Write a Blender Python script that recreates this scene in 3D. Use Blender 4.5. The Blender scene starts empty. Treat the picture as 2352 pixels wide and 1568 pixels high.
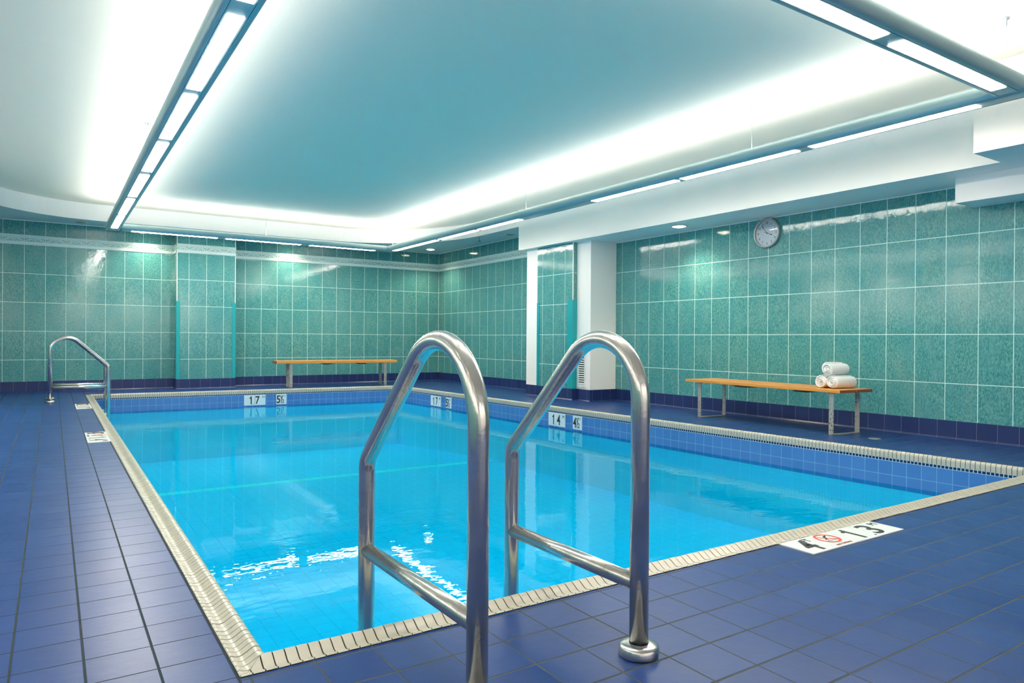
import bpy, bmesh, math, random
from mathutils import Vector, Matrix
random.seed(7)
sc = bpy.context.scene
COL = sc.collection
PI = math.pi

# ------------------------------------------------------------------ node helpers
class NT:
    def __init__(s, name):
        s.m = bpy.data.materials.new(name)
        s.m.use_nodes = True
        s.t = s.m.node_tree
        s.t.nodes.clear()
        s.out = s.n('ShaderNodeOutputMaterial')
    def n(s, typ, **kw):
        nd = s.t.nodes.new(typ)
        for k, v in kw.items():
            setattr(nd, k, v)
        return nd
    def put(s, sock, v):
        if isinstance(v, bpy.types.NodeSocket):
            s.t.links.new(v, sock)
        elif isinstance(v, (tuple, list)):
            sock.default_value = tuple(v) + ((1.0,) if len(v) == 3 and len(sock.default_value) == 4 else ())
        else:
            sock.default_value = v
    def math(s, op, a, b=0.0, c=None, clamp=False):
        nd = s.n('ShaderNodeMath', operation=op, use_clamp=clamp)
        s.put(nd.inputs[0], a); s.put(nd.inputs[1], b)
        if c is not None: s.put(nd.inputs[2], c)
        return nd.outputs[0]
    def mix(s, f, a, b):
        nd = s.n('ShaderNodeMix', data_type='RGBA')
        s.put(nd.inputs['Factor'], f)
        ins = [i for i in nd.inputs if i.type == 'RGBA']
        s.put(ins[0], a); s.put(ins[1], b)
        return [o for o in nd.outputs if o.type == 'RGBA'][0]
    def ramp(s, v, lo, hi, a=0.0, b=1.0, smooth=False):
        nd = s.n('ShaderNodeMapRange')
        if smooth: nd.interpolation_type = 'SMOOTHSTEP'
        s.put(nd.inputs[0], v); s.put(nd.inputs[1], lo); s.put(nd.inputs[2], hi); s.put(nd.inputs[3], a); s.put(nd.inputs[4], b)
        return nd.outputs[0]
    def pos(s):
        return s.n('ShaderNodeNewGeometry').outputs['Position']
    def obco(s):
        return s.n('ShaderNodeTexCoord').outputs['Object']
    def scale(s, v, sx, sy, sz):
        nd = s.n('ShaderNodeMapping')
        s.put(nd.inputs['Vector'], v)
        nd.inputs['Scale'].default_value = (sx, sy, sz)
        return nd.outputs[0]
    def noise(s, v, sc_, detail=2.0, rough=.5, out='Fac'):
        nd = s.n('ShaderNodeTexNoise')
        s.put(nd.inputs['Vector'], v)
        nd.inputs['Scale'].default_value = sc_
        nd.inputs['Detail'].default_value = detail
        nd.inputs['Roughness'].default_value = rough
        return nd.outputs[out]
    def bump(s, h, dist, strength=1.0, normal=None):
        nd = s.n('ShaderNodeBump')
        nd.inputs['Distance'].default_value = dist
        nd.inputs['Strength'].default_value = strength
        s.put(nd.inputs['Height'], h)
        if normal is not None: s.put(nd.inputs['Normal'], normal)
        return nd.outputs[0]
    def pbsdf(s, base, rough=.5, metal=0.0, normal=None, spec=.5, coat=0.0):
        nd = s.n('ShaderNodeBsdfPrincipled')
        s.put(nd.inputs['Base Color'], base)
        s.put(nd.inputs['Roughness'], rough)
        s.put(nd.inputs['Metallic'], metal)
        s.put(nd.inputs['Specular IOR Level'], spec)
        if coat: s.put(nd.inputs['Coat Weight'], coat); nd.inputs['Coat Roughness'].default_value = .08
        if normal is not None: s.put(nd.inputs['Normal'], normal)
        return nd.outputs[0]
    def finish(s, sh):
        s.t.links.new(sh, s.out.inputs['Surface'])
        return s.m

def plain(name, col, rough=.5, metal=0.0, spec=.5, nz=0.0, nscale=40.0, var=0.04):
    t = NT(name)
    p = t.obco()
    f = t.noise(p, nscale, 3)
    base = t.mix(f, [c * (1 - var) for c in col], [min(1, c * (1 + var)) for c in col])
    nrm = t.bump(f, nz) if nz else None
    return t.finish(t.pbsdf(base, rough, metal, nrm, spec))

def emit(name, col, strength):
    t = NT(name)
    e = t.n('ShaderNodeEmission')
    t.put(e.inputs['Color'], col)
    e.inputs['Strength'].default_value = strength
    return t.finish(e.outputs[0])

def grid_nodes(t, gu, gv):
    uv = t.n('ShaderNodeUVMap').outputs[0]
    sp = t.n('ShaderNodeSeparateXYZ')
    t.put(sp.inputs[0], uv)
    u, v = sp.outputs[0], sp.outputs[1]
    fu = t.math('FRACT', u); fv = t.math('FRACT', v)
    du = t.math('MINIMUM', fu, t.math('SUBTRACT', 1.0, fu))
    dv = t.math('MINIMUM', fv, t.math('SUBTRACT', 1.0, fv))
    mu = t.ramp(du, gu * .7, gu * 1.3); mv = t.ramp(dv, gv * .7, gv * 1.3)
    tile = t.math('MULTIPLY', mu, mv)            # 1 on the tile, 0 on the grout
    cu = t.math('FLOOR', u); cv = t.math('FLOOR', v)
    cb = t.n('ShaderNodeCombineXYZ')
    t.put(cb.inputs[0], cu); t.put(cb.inputs[1], cv)
    wn = t.n('ShaderNodeTexWhiteNoise')
    t.put(wn.inputs['Vector'], cb.outputs[0])
    return u, v, fu, fv, tile, wn.outputs['Value'], cb.outputs[0]

def wall_tile(name):
    t = NT(name)
    u, v, fu, fv, tile, rnd, cell = grid_nodes(t, .0105, .0072)
    p = t.scale(t.pos(), 1, 1, .42)
    off = t.n('ShaderNodeVectorMath', operation='MULTIPLY_ADD')
    t.put(off.inputs[0], cell); off.inputs[1].default_value = (3.1, 1.7, 5.3); t.put(off.inputs[2], p)
    n1 = t.noise(off.outputs[0], 95, 3, .65)
    n2 = t.noise(off.outputs[0], 5.5, 2, .5)
    n3 = t.noise(off.outputs[0], 9, 1, .5)
    a = t.mix(t.ramp(n1, .36, .64), (.036, .185, .182), (.145, .395, .37))
    b = t.mix(t.ramp(n2, .35, .7), a, (.043, .25, .29))
    a2 = t.mix(.42, a, b)
    c = t.mix(t.math('MULTIPLY', t.ramp(n3, .45, .75), .25), a2, (.21, .37, .335))
    c = t.mix(t.math('MULTIPLY', rnd, .10), c, (.03, .26, .26))
    col = t.mix(tile, (.62, .86, .80), c)
    wav = t.noise(t.pos(), 14, 2, .5)
    fine = t.noise(t.pos(), 110, 2, .6)
    hgt = t.math('ADD', t.math('MULTIPLY', wav, .45), t.math('MULTIPLY', fine, .10))
    nb = t.bump(hgt, .0022)
    nb = t.bump(tile, .0012, .6, nb)
    rough = t.ramp(tile, 0, 1, .7, .04)
    return t.finish(t.pbsdf(col, rough, 0, nb, .55))

def deck_tile(name, gu, gv, grout=(.055, .063, .058)):
    t = NT(name)
    u, v, fu, fv, tile, rnd, cell = grid_nodes(t, gu, gv)
    p = t.pos()
    n1 = t.noise(p, 3.0, 3, .6)
    n2 = t.noise(p, 160, 2, .6)
    a = t.mix(rnd, (.004, .034, .175), (.010, .048, .210))
    a = t.mix(t.math('MULTIPLY', t.ramp(n1, .4, .7), .35), a, (.016, .054, .20))
    a = t.mix(t.math('MULTIPLY', n2, .25), a, (.007, .038, .145))
    g = t.mix(t.noise(p, 30, 3), grout, [c * 1.7 for c in grout])
    col = t.mix(tile, g, a)
    hg = t.math('ADD', t.math('MULTIPLY', n2, .10), t.math('MULTIPLY', t.noise(p, 22, 2), .5))
    nb = t.bump(hg, .0012)
    nb = t.bump(tile, .002, .8, nb)
    rough = t.math('ADD', t.ramp(tile, 0, 1, .85, .26), t.math('MULTIPLY', n1, .12))
    return t.finish(t.pbsdf(col, rough, 0, nb, .27))

def plain_tile(name, col, col2, grout, gu, gv, rough=.25, spec=.5):
    t = NT(name)
    u, v, fu, fv, tile, rnd, cell = grid_nodes(t, gu, gv)
    p = t.pos()
    c = t.mix(rnd, col, col2)
    c = t.mix(t.math('MULTIPLY', t.noise(p, 25, 3), .2), c, [x * .8 for x in col])
    cc = t.mix(tile, grout, c)
    nb = t.bump(tile, .0012, .7)
    return t.finish(t.pbsdf(cc, t.ramp(tile, 0, 1, .8, rough), 0, nb, spec))

def frieze_mat(name):
    t = NT(name)
    uv = t.n('ShaderNodeUVMap').outputs[0]
    sp = t.n('ShaderNodeSeparateXYZ'); t.put(sp.inputs[0], uv)
    u, v = sp.outputs[0], sp.outputs[1]           # u in tiles, v 0..1 up the band
    fu = t.math('FRACT', u)
    m = t.math('MULTIPLY', t.math('ABSOLUTE', t.math('SUBTRACT', fu, .5)), 2.0)   # 0 in the middle .. 1 at the tile edge
    inband = t.math('MULTIPLY', t.ramp(v, .30, .34), t.ramp(v, .70, .66))
    vv = t.ramp(v, .32, .68)
    # leaf strokes fanning out from the middle of each tile
    ph = t.math('ADD', t.math('MULTIPLY', m, 25.0), t.math('MULTIPLY', t.math('ABSOLUTE', t.math('SUBTRACT', vv, t.math('MULTIPLY', m, .55))), 12.0))
    st = t.math('SINE', ph)
    nz = t.noise(t.scale(t.pos(), 1, 1, 1), 60, 2)
    leaf = t.ramp(t.math('ADD', st, t.math('MULTIPLY', t.math('SUBTRACT', nz, .5), 1.4)), -.25, .35)
    curl = t.ramp(t.math('ABSOLUTE', t.math('SUBTRACT', vv, t.math('ADD', .5, t.math('MULTIPLY', t.math('SINE', t.math('MULTIPLY', m, 5.2)), .33)))), .06, .12)
    motif = t.ramp(t.math('ADD', t.math('MULTIPLY', m, 3.4), t.math('ABSOLUTE', t.math('SUBTRACT', vv, .55))), .34, .42)   # pale diamond in the middle
    dark = t.math('MULTIPLY', inband, t.math('MULTIPLY', t.math('SUBTRACT', 1.0, leaf), t.math('MULTIPLY', curl, motif)))
    line = t.math('MULTIPLY', t.ramp(t.math('ABSOLUTE', t.math('SUBTRACT', v, .80)), .025, .012), .7)
    line2 = t.math('MULTIPLY', t.ramp(t.math('ABSOLUTE', t.math('SUBTRACT', v, .10)), .022, .010), .5)
    joint = t.ramp(t.math('MINIMUM', fu, t.math('SUBTRACT', 1.0, fu)), .012, .006)
    c = t.mix(t.math('MULTIPLY', inband, .45), (.66, .80, .76), (.38, .62, .58))
    c = t.mix(t.math('MULTIPLY', dark, .85), c, (.12, .27, .27))
    c = t.mix(line, c, (.25, .48, .46))
    c = t.mix(line2, c, (.25, .48, .46))
    c = t.mix(t.math('MULTIPLY', joint, .4), c, (.9, .95, .93))
    h = t.math('ADD', t.math('MULTIPLY', t.ramp(t.math('ABSOLUTE', t.math('SUBTRACT', v, .5)), .18, .34), 1.0), t.math('MULTIPLY', t.math('SUBTRACT', 1.0, dark), .3))
    return t.finish(t.pbsdf(c, .22, 0, t.bump(h, .004), .5))

def steel(name):
    t = NT(name)
    p = t.obco()
    n1 = t.noise(t.scale(p, 60, 60, 6), 1.0, 3, .6)
    n2 = t.noise(p, 9, 3, .6)
    n3 = t.noise(p, 55, 2, .5)
    base = t.mix(t.ramp(n2, .3, .75), (.67, .645, .60), (.51, .49, .46))
    base = t.mix(t.math('MULTIPLY', t.ramp(n3, .62, .78), .35), base, (.26, .25, .24))
    rough = t.math('ADD', .13, t.math('ADD', t.math('MULTIPLY', n1, .10), t.math('MULTIPLY', t.ramp(n2, .45, .75), .12)))
    nb = t.bump(t.math('ADD', n1, t.math('MULTIPLY', n3, .6)), .0006)
    return t.finish(t.pbsdf(base, rough, .86, nb))

def galvanised(name):
    t = NT(name)
    p = t.obco()
    n1 = t.noise(p, 30, 4, .65)
    n2 = t.noise(t.scale(p, 1, 1, .6), 85, 3, .6)
    n4 = t.noise(p, 7, 2, .5)
    c = t.mix(n1, (.33, .32, .285), (.54, .52, .47))
    spots = t.math('MULTIPLY', t.ramp(n2, .55, .61), t.ramp(n4, .38, .54))
    c = t.mix(spots, c, (.05, .045, .04))
    return t.finish(t.pbsdf(c, .5, .55, t.bump(n2, .0008), .5))

def wood(name, a, b, along='x'):
    t = NT(name)
    p = t.obco()
    s = (1.2, 14, 30) if along == 'x' else (14, 1.2, 30)
    n1 = t.noise(t.scale(p, *s), 1.6, 4, .6)
    n2 = t.noise(t.scale(p, *[k * 3 for k in s]), 2.0, 3, .6)
    c = t.mix(t.ramp(n1, .3, .7), a, b)
    c = t.mix(t.math('MULTIPLY', t.ramp(n2, .5, .75), .3), c, [x * .55 for x in a])
    return t.finish(t.pbsdf(c, .34, 0, t.bump(n2, .0004), .4))

def water_mat(name):
    t = NT(name)
    p = t.pos()
    w1 = t.noise(t.scale(p, 1.0, 1.9, 1), 3.2, 2, .5)
    w2 = t.noise(t.scale(p, 1.3, 2.6, 1), 11, 2, .55)
    big = t.noise(p, .55, 2, .5)
    h = t.math('MULTIPLY', t.math('ADD', w1, t.math('MULTIPLY', w2, .22)), t.ramp(big, .30, .68, .25, 1.0))
    nb = t.bump(h, .0023)
    fr = t.n('ShaderNodeFresnel'); fr.inputs['IOR'].default_value = 1.33
    t.put(fr.inputs['Normal'], nb)
    tr = t.n('ShaderNodeBsdfTransparent'); t.put(tr.inputs['Color'], WATER_TINT)
    gl = t.n('ShaderNodeBsdfGlossy'); t.put(gl.inputs['Color'], (.66, .92, 1.0)); gl.inputs['Roughness'].default_value = .0
    t.put(gl.inputs['Normal'], nb)
    mx = t.n('ShaderNodeMixShader')
    t.put(mx.inputs[0], t.math('MULTIPLY', fr.outputs[0], WATER_REFL)); t.put(mx.inputs[1], tr.outputs[0]); t.put(mx.inputs[2], gl.outputs[0])
    return t.finish(mx.outputs[0])

def glass_mat(name):
    t = NT(name)
    fr = t.n('ShaderNodeFresnel'); fr.inputs['IOR'].default_value = 1.45
    tr = t.n('ShaderNodeBsdfTransparent')
    gl = t.n('ShaderNodeBsdfGlossy'); gl.inputs['Roughness'].default_value = .02
    mx = t.n('ShaderNodeMixShader')
    t.put(mx.inputs[0], fr.outputs[0]); t.put(mx.inputs[1], tr.outputs[0]); t.put(mx.inputs[2], gl.outputs[0])
    return t.finish(mx.outputs[0])

def fabric(name):
    t = NT(name)
    p = t.obco()
    n1 = t.noise(p, 420, 2, .7)
    n2 = t.noise(p, 14, 2)
    c = t.mix(n2, (.90, .89, .85), (.96, .95, .92))
    nd = t.pbsdf(c, .95, 0, t.bump(t.math('ADD', n1, t.math('MULTIPLY', n2, 2.0)), .0022), .2)
    return t.finish(nd)

# ------------------------------------------------------------------ tunables
WATER_TINT = (.02, .95, 1.0)
WATER_REFL = .72
E_LENS, E_UP = 32.5, 15.5
EXPOSURE = 0.72

M = {}
M['tile'] = wall_tile('teal_wall_tile')
M['deck_left'] = deck_tile('deck_tile_left', .017, .012, (.022, .030, .030))
M['deck'] = deck_tile('deck_tile', .013, .019)
M['base'] = plain_tile('navy_skirting_tile', (.012, .026, .115), (.018, .034, .135), (.22, .25, .33), .008, .012, .3)
M['pool_blue'] = plain_tile('pool_side_tile', (.062, .185, .46), (.075, .21, .50), (.16, .42, .60), .018, .018, .2)
M['mosaic'] = plain_tile('navy_mosaic', (.008, .014, .07), (.012, .022, .10), (.52, .60, .64), .10, .10, .2)
M['basin'] = plain_tile('pool_floor_tile', (.04, .56, .95), (.05, .59, .96), (.033, .46, .81), .018, .018, .4)
M['basin_wall'] = plain_tile('pool_side_tile_lightened', (.24, .83, 1.0), (.27, .85, 1.0), (.22, .79, .97), .018, .018, .4)  # colour lightened against the floor tile to offset weaker light on the sides
M['stripe'] = plain_tile('pool_stripe_tile', (.55, .84, 1.0), (.60, .87, 1.0), (.10, .55, .80), .02, .02, .4)
M['frieze'] = frieze_mat('relief_border_tile')
M['white'] = plain('white_paint', (.95, .90, .84), .55, nz=.0004, nscale=120, var=.02)
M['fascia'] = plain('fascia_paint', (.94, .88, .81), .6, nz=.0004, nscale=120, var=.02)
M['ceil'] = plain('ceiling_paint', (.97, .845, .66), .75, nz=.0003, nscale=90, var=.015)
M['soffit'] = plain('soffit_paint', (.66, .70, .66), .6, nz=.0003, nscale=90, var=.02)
M['coping'] = plain('cream_coping_tile', (.50, .465, .38), .3, nz=.0006, nscale=35, var=.10)
M['coping_grout'] = plain('coping_grout', (.035, .030, .018), .9, var=.3)
M['steel'] = steel('stainless_steel')
M['chrome'] = plain('brushed_flange', (.62, .60, .57), .25, 1.0, nz=.0003, nscale=60)
M['galv'] = galvanised('galvanised_steel')
M['wood'] = wood('orange_varnished_wood', (.60, .225, .035), (.76, .34, .065), 'x')
M['wood_end'] = wood('red_end_grain', (.26, .055, .018), (.36, .09, .03), 'y')
M['bracket'] = plain('dark_bracket', (.11, .09, .06), .6)
M['teal'] = plain('teal_guard', (.006, .33, .35), .35, var=.05)
M['alu'] = plain('grey_teal_aluminium', (.33, .47, .49), .38, .35, nz=.0002, nscale=200)
M['black'] = plain('black', (.012, .012, .014), .45)
M['plate'] = plain('marker_plate', (.80, .82, .80), .25, var=.02)
M['red'] = plain('sign_red', (.75, .07, .03), .4)
M['brown'] = plain('sign_brown', (.28, .06, .04), .4)
M['towel'] = fabric('white_towelling')
M['lens'] = emit('lamp_diffuser', (1.0, .94, .84), E_LENS)
M['uplamp'] = emit('lamp_uplight', (.88, .955, 1.0), E_UP)
M['dl'] = emit('downlight_lens', (1.0, .88, .66), 14.0)
M['dl_off'] = plain('unlit_lens', (.30, .30, .24), .3)
M['trim_ring'] = plain('downlight_trim', (.72, .68, .60), .35)
M['clock_case'] = plain('clock_case', (.46, .47, .46), .35, .4)
M['dial'] = plain('clock_dial', (.80, .90, .98), .5, var=.01)
M['glass'] = glass_mat('clock_glass')
M['wire'] = plain('hanger_wire', (.42, .45, .46), .4, .6)
M['water'] = water_mat('pool_water')
M['grille'] = plain('white_grille', (.78, .78, .75), .4, var=.02)
M['dark'] = plain('dark_void', (.015, .018, .02), .8)
M['drain'] = plain('drain_cover', (.34, .36, .33), .4, .5)

# ------------------------------------------------------------------ mesh helpers
class MB:
    def __init__(s):
        s.bm = bmesh.new()
        s.uv = s.bm.loops.layers.uv.new('UVMap')
    def quad(s, pts, uvs=None, mi=0, smooth=False):
        vs = [s.bm.verts.new(p) for p in pts]
        f = s.bm.faces.new(vs)
        f.material_index = mi; f.smooth = smooth
        if uvs:
            for l, uv in zip(f.loops, uvs): l[s.uv].uv = uv
        return f
    def box(s, x0, y0, z0, x1, y1, z1, mi=0, bev=0.0, seg=2):
        before = set(s.bm.faces)
        r = bmesh.ops.create_cube(s.bm, size=1.0)
        for v in r['verts']:
            v.co = Vector(((x0 + x1) / 2 + v.co.x * (x1 - x0), (y0 + y1) / 2 + v.co.y * (y1 - y0), (z0 + z1) / 2 + v.co.z * (z1 - z0)))
        if bev > 0:
            es = list({e for v in r['verts'] for e in v.link_edges})
            bmesh.ops.bevel(s.bm, geom=es, offset=bev, segments=seg, affect='EDGES', profile=.5)
        for f in s.bm.faces:
            if f not in before: f.material_index = mi
        return s
    def lathe(s, prof, n=40, mi=0, mat=None, smooth=True):
        """prof: (r, z) pairs about the z axis"""
        mat = mat or Matrix.Identity(4)
        rings = []
        for r, z in prof:
            if r < 1e-6: rings.append([s.bm.verts.new(mat @ Vector((0, 0, z)))])
            else: rings.append([s.bm.verts.new(mat @ Vector((r * math.cos(2 * PI * i / n), r * math.sin(2 * PI * i / n), z))) for i in range(n)])
        for a, b in zip(rings, rings[1:]):
            for i in range(n):
                j = (i + 1) % n
                if len(a) == 1 and len(b) == 1: continue
                if len(a) == 1: vs = [a[0], b[i], b[j]]
                elif len(b) == 1: vs = [a[i], a[j], b[0]]
                else: vs = [a[i], a[j], b[j], b[i]]
                f = s.bm.faces.new(vs); f.material_index = mi; f.smooth = smooth
        return s
    def tube(s, pts, r, n=20, mi=0, cap=True):
        pts = [Vector(p) for p in pts]
        tang = []
        for i in range(len(pts)):
            a = pts[max(0, i - 1)]; b = pts[min(len(pts) - 1, i + 1)]
            tang.append((b - a).normalized())
        ref = Vector((1, 0, 0)) if abs(tang[0].x) < .9 else Vector((0, 1, 0))
        nrm = (ref - tang[0] * ref.dot(tang[0])).normalized()
        rings = []
        for p, t_ in zip(pts, tang):
            nrm = (nrm - t_ * nrm.dot(t_)).normalized()
            bi = t_.cross(nrm)
            rings.append([s.bm.verts.new(p + (nrm * math.cos(2 * PI * k / n) + bi * math.sin(2 * PI * k / n)) * r) for k in range(n)])
        for a, b in zip(rings, rings[1:]):
            for k in range(n):
                f = s.bm.faces.new([a[k], a[(k + 1) % n], b[(k + 1) % n], b[k]]); f.smooth = True; f.material_index = mi
        if cap:
            s.bm.faces.new(list(reversed(rings[0]))).material_index = mi
            s.bm.faces.new(rings[-1]).material_index = mi
        return s
    def prism(s, poly, axis, a, b, mi=0, smooth_side=False):
        """poly in the two other axes (in order), extruded along axis from a to b"""
        def P(p, h):
            if axis == 'x': return (h, p[0], p[1])
            if axis == 'y': return (p[0], h, p[1])
            return (p[0], p[1], h)
        va = [s.bm.verts.new(P(p, a)) for p in poly]; vb = [s.bm.verts.new(P(p, b)) for p in poly]
        n = len(poly)
        for i in range(n):
            j = (i + 1) % n
            f = s.bm.faces.new([va[i], va[j], vb[j], vb[i]]); f.material_index = mi; f.smooth = smooth_side
        s.bm.faces.new(list(reversed(va))).material_index = mi
        s.bm.faces.new(vb).material_index = mi
        return s
    def build(s, name, mats, parent=None, loc=None, recalc=True):
        if recalc: bmesh.ops.recalc_face_normals(s.bm, faces=s.bm.faces[:])
        me = bpy.data.meshes.new(name)
        s.bm.to_mesh(me); s.bm.free()
        for m in (mats if isinstance(mats, (list, tuple)) else [mats]): me.materials.append(m)
        o = bpy.data.objects.new(name, me)
        COL.objects.link(o)
        if parent is not None: o.parent = parent
        if loc is not None: o.location = loc
        return o

def tag(o, label=None, cat=None, group=None, kind=None):
    if label: o['label'] = label
    if cat: o['category'] = cat
    if group: o['group'] = group
    if kind: o['kind'] = kind
    return o
def empty(name, loc, rz=0.0, label=None, cat=None, group=None):
    o = bpy.data.objects.new(name, None)
    COL.objects.link(o)
    o.location = loc; o.rotation_euler = (0, 0, rz)
    o.empty_display_size = .1
    return tag(o, label, cat, group)
def struct(o, label=None):
    return tag(o, label, None, None, 'structure')
def copy_tree(o, parent=None):
    c = o.copy(); COL.objects.link(c)
    if parent is not None: c.parent = parent
    for ch in list(o.children): copy_tree(ch, c)
    return c

def smooth_angle(o, ang=.6):
    for p in o.data.polygons: p.use_smooth = True
    try:
        o.data.set_sharp_from_angle(angle=ang)
    except Exception: pass
    return o

def text_mesh(body, w, h, bold=0.0, depth=.0012):
    """a flat glyph mesh fitted to w x h, lower left corner at 0,0, facing +z"""
    if body == '1':                                    # plain upright one with a short flag
        pl = [(.52, 0), (1, 0), (1, 1), (.60, 1), (.52, .90), (.30, .83), (0, .81), (0, .70), (.52, .70)]
        b = bmesh.new()
        lo = [b.verts.new((x * w, y * h, 0)) for x, y in pl]; hi = [b.verts.new((x * w, y * h, depth)) for x, y in pl]
        for i in range(len(pl)): b.faces.new([lo[i], lo[(i + 1) % len(pl)], hi[(i + 1) % len(pl)], hi[i]])
        b.faces.new(hi); b.faces.new(list(reversed(lo)))
        me = bpy.data.meshes.new('lettering'); b.to_mesh(me); b.free()
        return me
    c = bpy.data.curves.new('lettering', 'FONT')
    c.body = body; c.size = 1.0; c.extrude = .001; c.offset = bold
    o = bpy.data.objects.new('lettering', c); COL.objects.link(o)
    dg = bpy.context.evaluated_depsgraph_get(); dg.update()
    me = bpy.data.meshes.new_from_object(o.evaluated_get(dg))
    bpy.data.objects.remove(o); bpy.data.curves.remove(c)
    xs = [v.co.x for v in me.vertices]; ys = [v.co.y for v in me.vertices]
    x0, x1, y0, y1 = min(xs), max(xs), min(ys), max(ys)
    for v in me.vertices:
        v.co = Vector(((v.co.x - x0) / (x1 - x0) * w, (v.co.y - y0) / (y1 - y0) * h, depth if v.co.z > 0 else 0.0))
    return me

# ------------------------------------------------------------------ dimensions
XL, XR, YN, YF = -1.5, 6.593, -2.5, 12.759        # room
Z_SOF, Z_CEIL, Z_BEAM = 2.575, 2.82, 2.20
TH, TZ0 = .4316, .9139                            # wall tile height, height of one joint
POOL = [(.392, 1.813), (5.452, 1.813), (5.135, 11.372), (.398, 11.640)]   # outer edge of the coping
CW = .084
Z_WATER, Z_FLOOR = -.24, -.85

def inset(quad, d):
    out = []
    n = len(quad)
    for i in range(n):
        p0, p1, p2 = Vector(quad[i - 1]), Vector(quad[i]), Vector(quad[(i + 1) % n])
        e1 = (p1 - p0).normalized(); e2 = (p2 - p1).normalized()
        n1 = Vector((-e1.y, e1.x)); n2 = Vector((-e2.y, e2.x))
        k = d / (1 + n1.dot(n2))
        out.append(tuple(p1 + (n1 + n2) * k))
    return out
INNER = inset(POOL, CW)

# ------------------------------------------------------------------ floor
A, B, C, D = POOL
m = MB()
def deck(pts, x0, px, y0, py, mi):
    m.quad([(x, y, 0) for x, y in pts], [((x - x0) / px, (y - y0) / py) for x, y in pts], mi)
deck([(XL, YN), (A[0], YN), A, D, (D[0], YF), (XL, YF)], .0713, .1587, 3.2134, .1545, 0)
deck([(A[0], YN), (XR, YN), (XR, B[1]), B, A], 1.8613, .1609, 1.6388, .158, 1)
deck([B, (XR, B[1]), (XR, C[1]), C], 1.8613, .1609, 2.637, .158, 1)
deck([D, C, (XR, C[1]), (XR, YF), (D[0], YF)], 1.8613, .1609, 2.637, .158, 1)
struct(m.build('floor', [M['deck_left'], M['deck']], recalc=False), 'dark blue square tiled pool deck')

# ------------------------------------------------------------------ coping
PROF = [(0, .003), (.004, .006), (.012, .0025), (.022, .000), (.032, .002), (.043, .008), (.054, .015), (.063, .019), (.071, .018), (.078, .013), (.083, .004), (.084, -.006), (.084, -.043)]
def coping(name, i, pitch=.0312, gap=.0036):
    mb = MB()
    p0 = Vector(POOL[i]); p1 = Vector(POOL[(i + 1) % 4])
    L = (p1 - p0).length
    e = (p1 - p0) / L; nin = Vector((-e.y, e.x))
    i0 = Vector(INNER[i]); i1 = Vector(INNER[(i + 1) % 4])
    a0 = (i0 - p0).dot(e) / CW; a1 = (L - (i1 - p0).dot(e)) / CW      # mitre slopes
    def P(t, d, z):
        t = min(max(t, d * a0), L - d * a1)
        q = p0 + e * t + nin * d
        return (q.x, q.y, z)
    n = int(L / pitch)
    ph = L / n
    for k in range(n):
        t0 = k * ph + gap / 2; t1 = (k + 1) * ph - gap / 2
        jz = random.uniform(-.0006, .0006)
        if t1 < .004 or t0 > L - .004: continue
        va = [mb.bm.verts.new(P(t0, d, z + jz)) for d, z in PROF]
        vb = [mb.bm.verts.new(P(t1, d, z + jz)) for d, z in PROF]
        for j in range(len(PROF) - 1):
            try:
                f = mb.bm.faces.new([va[j], vb[j], vb[j + 1], va[j + 1]]); f.smooth = True
            except ValueError: pass
        for row in (va, vb):
            top = [mb.bm.verts.new(v.co) for v in row]
            low = [mb.bm.verts.new((v.co.x, v.co.y, v.co.z - .004)) for v in row]
            for j in range(len(row) - 1):
                mb.bm.faces.new([top[j], top[j + 1], low[j + 1], low[j]])
    for (d0, z0), (d1, z1) in zip(PROF, PROF[1:]):
        k0 = .003 if d0 > .08 else 0; k1 = .003 if d1 > .08 else 0
        mb.quad([P(0, d0 - k0, z0 - .0030), P(L, d0 - k0, z0 - .0030), P(L, d1 - k1, z1 - .0030), P(0, d1 - k1, z1 - .0030)], None, 1)
    return struct(mb.build(name, [M['coping'], M['coping_grout']]), 'cream ribbed pool coping')
for k in range(4): coping('trim_%d' % (k + 1), k)

# ------------------------------------------------------------------ pool basin and water
mb = MB()
for i in range(4):
    a = INNER[i]; b = INNER[(i + 1) % 4]
    Lw = math.hypot(b[0] - a[0], b[1] - a[1])
    for z0, z1, pu, pv, mi, zr in ((-.0625, -.040, .0262, .0225, 0, -.0625), (-.2725, -.0625, .105, .105, 1, -.0625), (-1.75, -.2725, .146, .146, 4, -.2725)):
        mb.quad([(a[0], a[1], z0), (b[0], b[1], z0), (b[0], b[1], z1), (a[0], a[1], z1)],
                [(0, (z0 - zr) / pv), (Lw / pu, (z0 - zr) / pv), (Lw / pu, (z1 - zr) / pv), (0, (z1 - zr) / pv)], mi)
YS0, YS1 = 8.265, 8.40
def zf(y): return Z_FLOOR if y <= YS1 else Z_FLOOR - (y - YS1) * .05
for y0, y1, mi in ((1.7, YS0, 2), (YS0, YS1, 3), (YS1, 11.75, 2)):
    x0, x1 = .40, 5.50
    mb.quad([(x0, y0, zf(y0)), (x1, y0, zf(y0)), (x1, y1, zf(y1)), (x0, y1, zf(y1))],
            [((x0 - .920) / .1206, (y0 - 3.813) / .126 if mi == 2 else .0), ((x1 - .920) / .1206, (y0 - 3.813) / .126 if mi == 2 else .0),
             ((x1 - .920) / .1206, (y1 - 3.813) / .126 if mi == 2 else 1.0), ((x0 - .920) / .1206, (y1 - 3.813) / .126 if mi == 2 else 1.0)], mi)
struct(mb.build('pool_basin', [M['mosaic'], M['pool_blue'], M['basin'], M['stripe'], M['basin_wall']]), 'blue tiled swimming pool basin')
mb = MB()
q = inset(POOL, CW - .001)
mb.quad([(x, y, Z_WATER) for x, y in q])
tag(mb.build('pool_water', M['water'], recalc=False), 'bright cyan water filling the rectangular pool', 'water', None, 'stuff')

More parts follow.
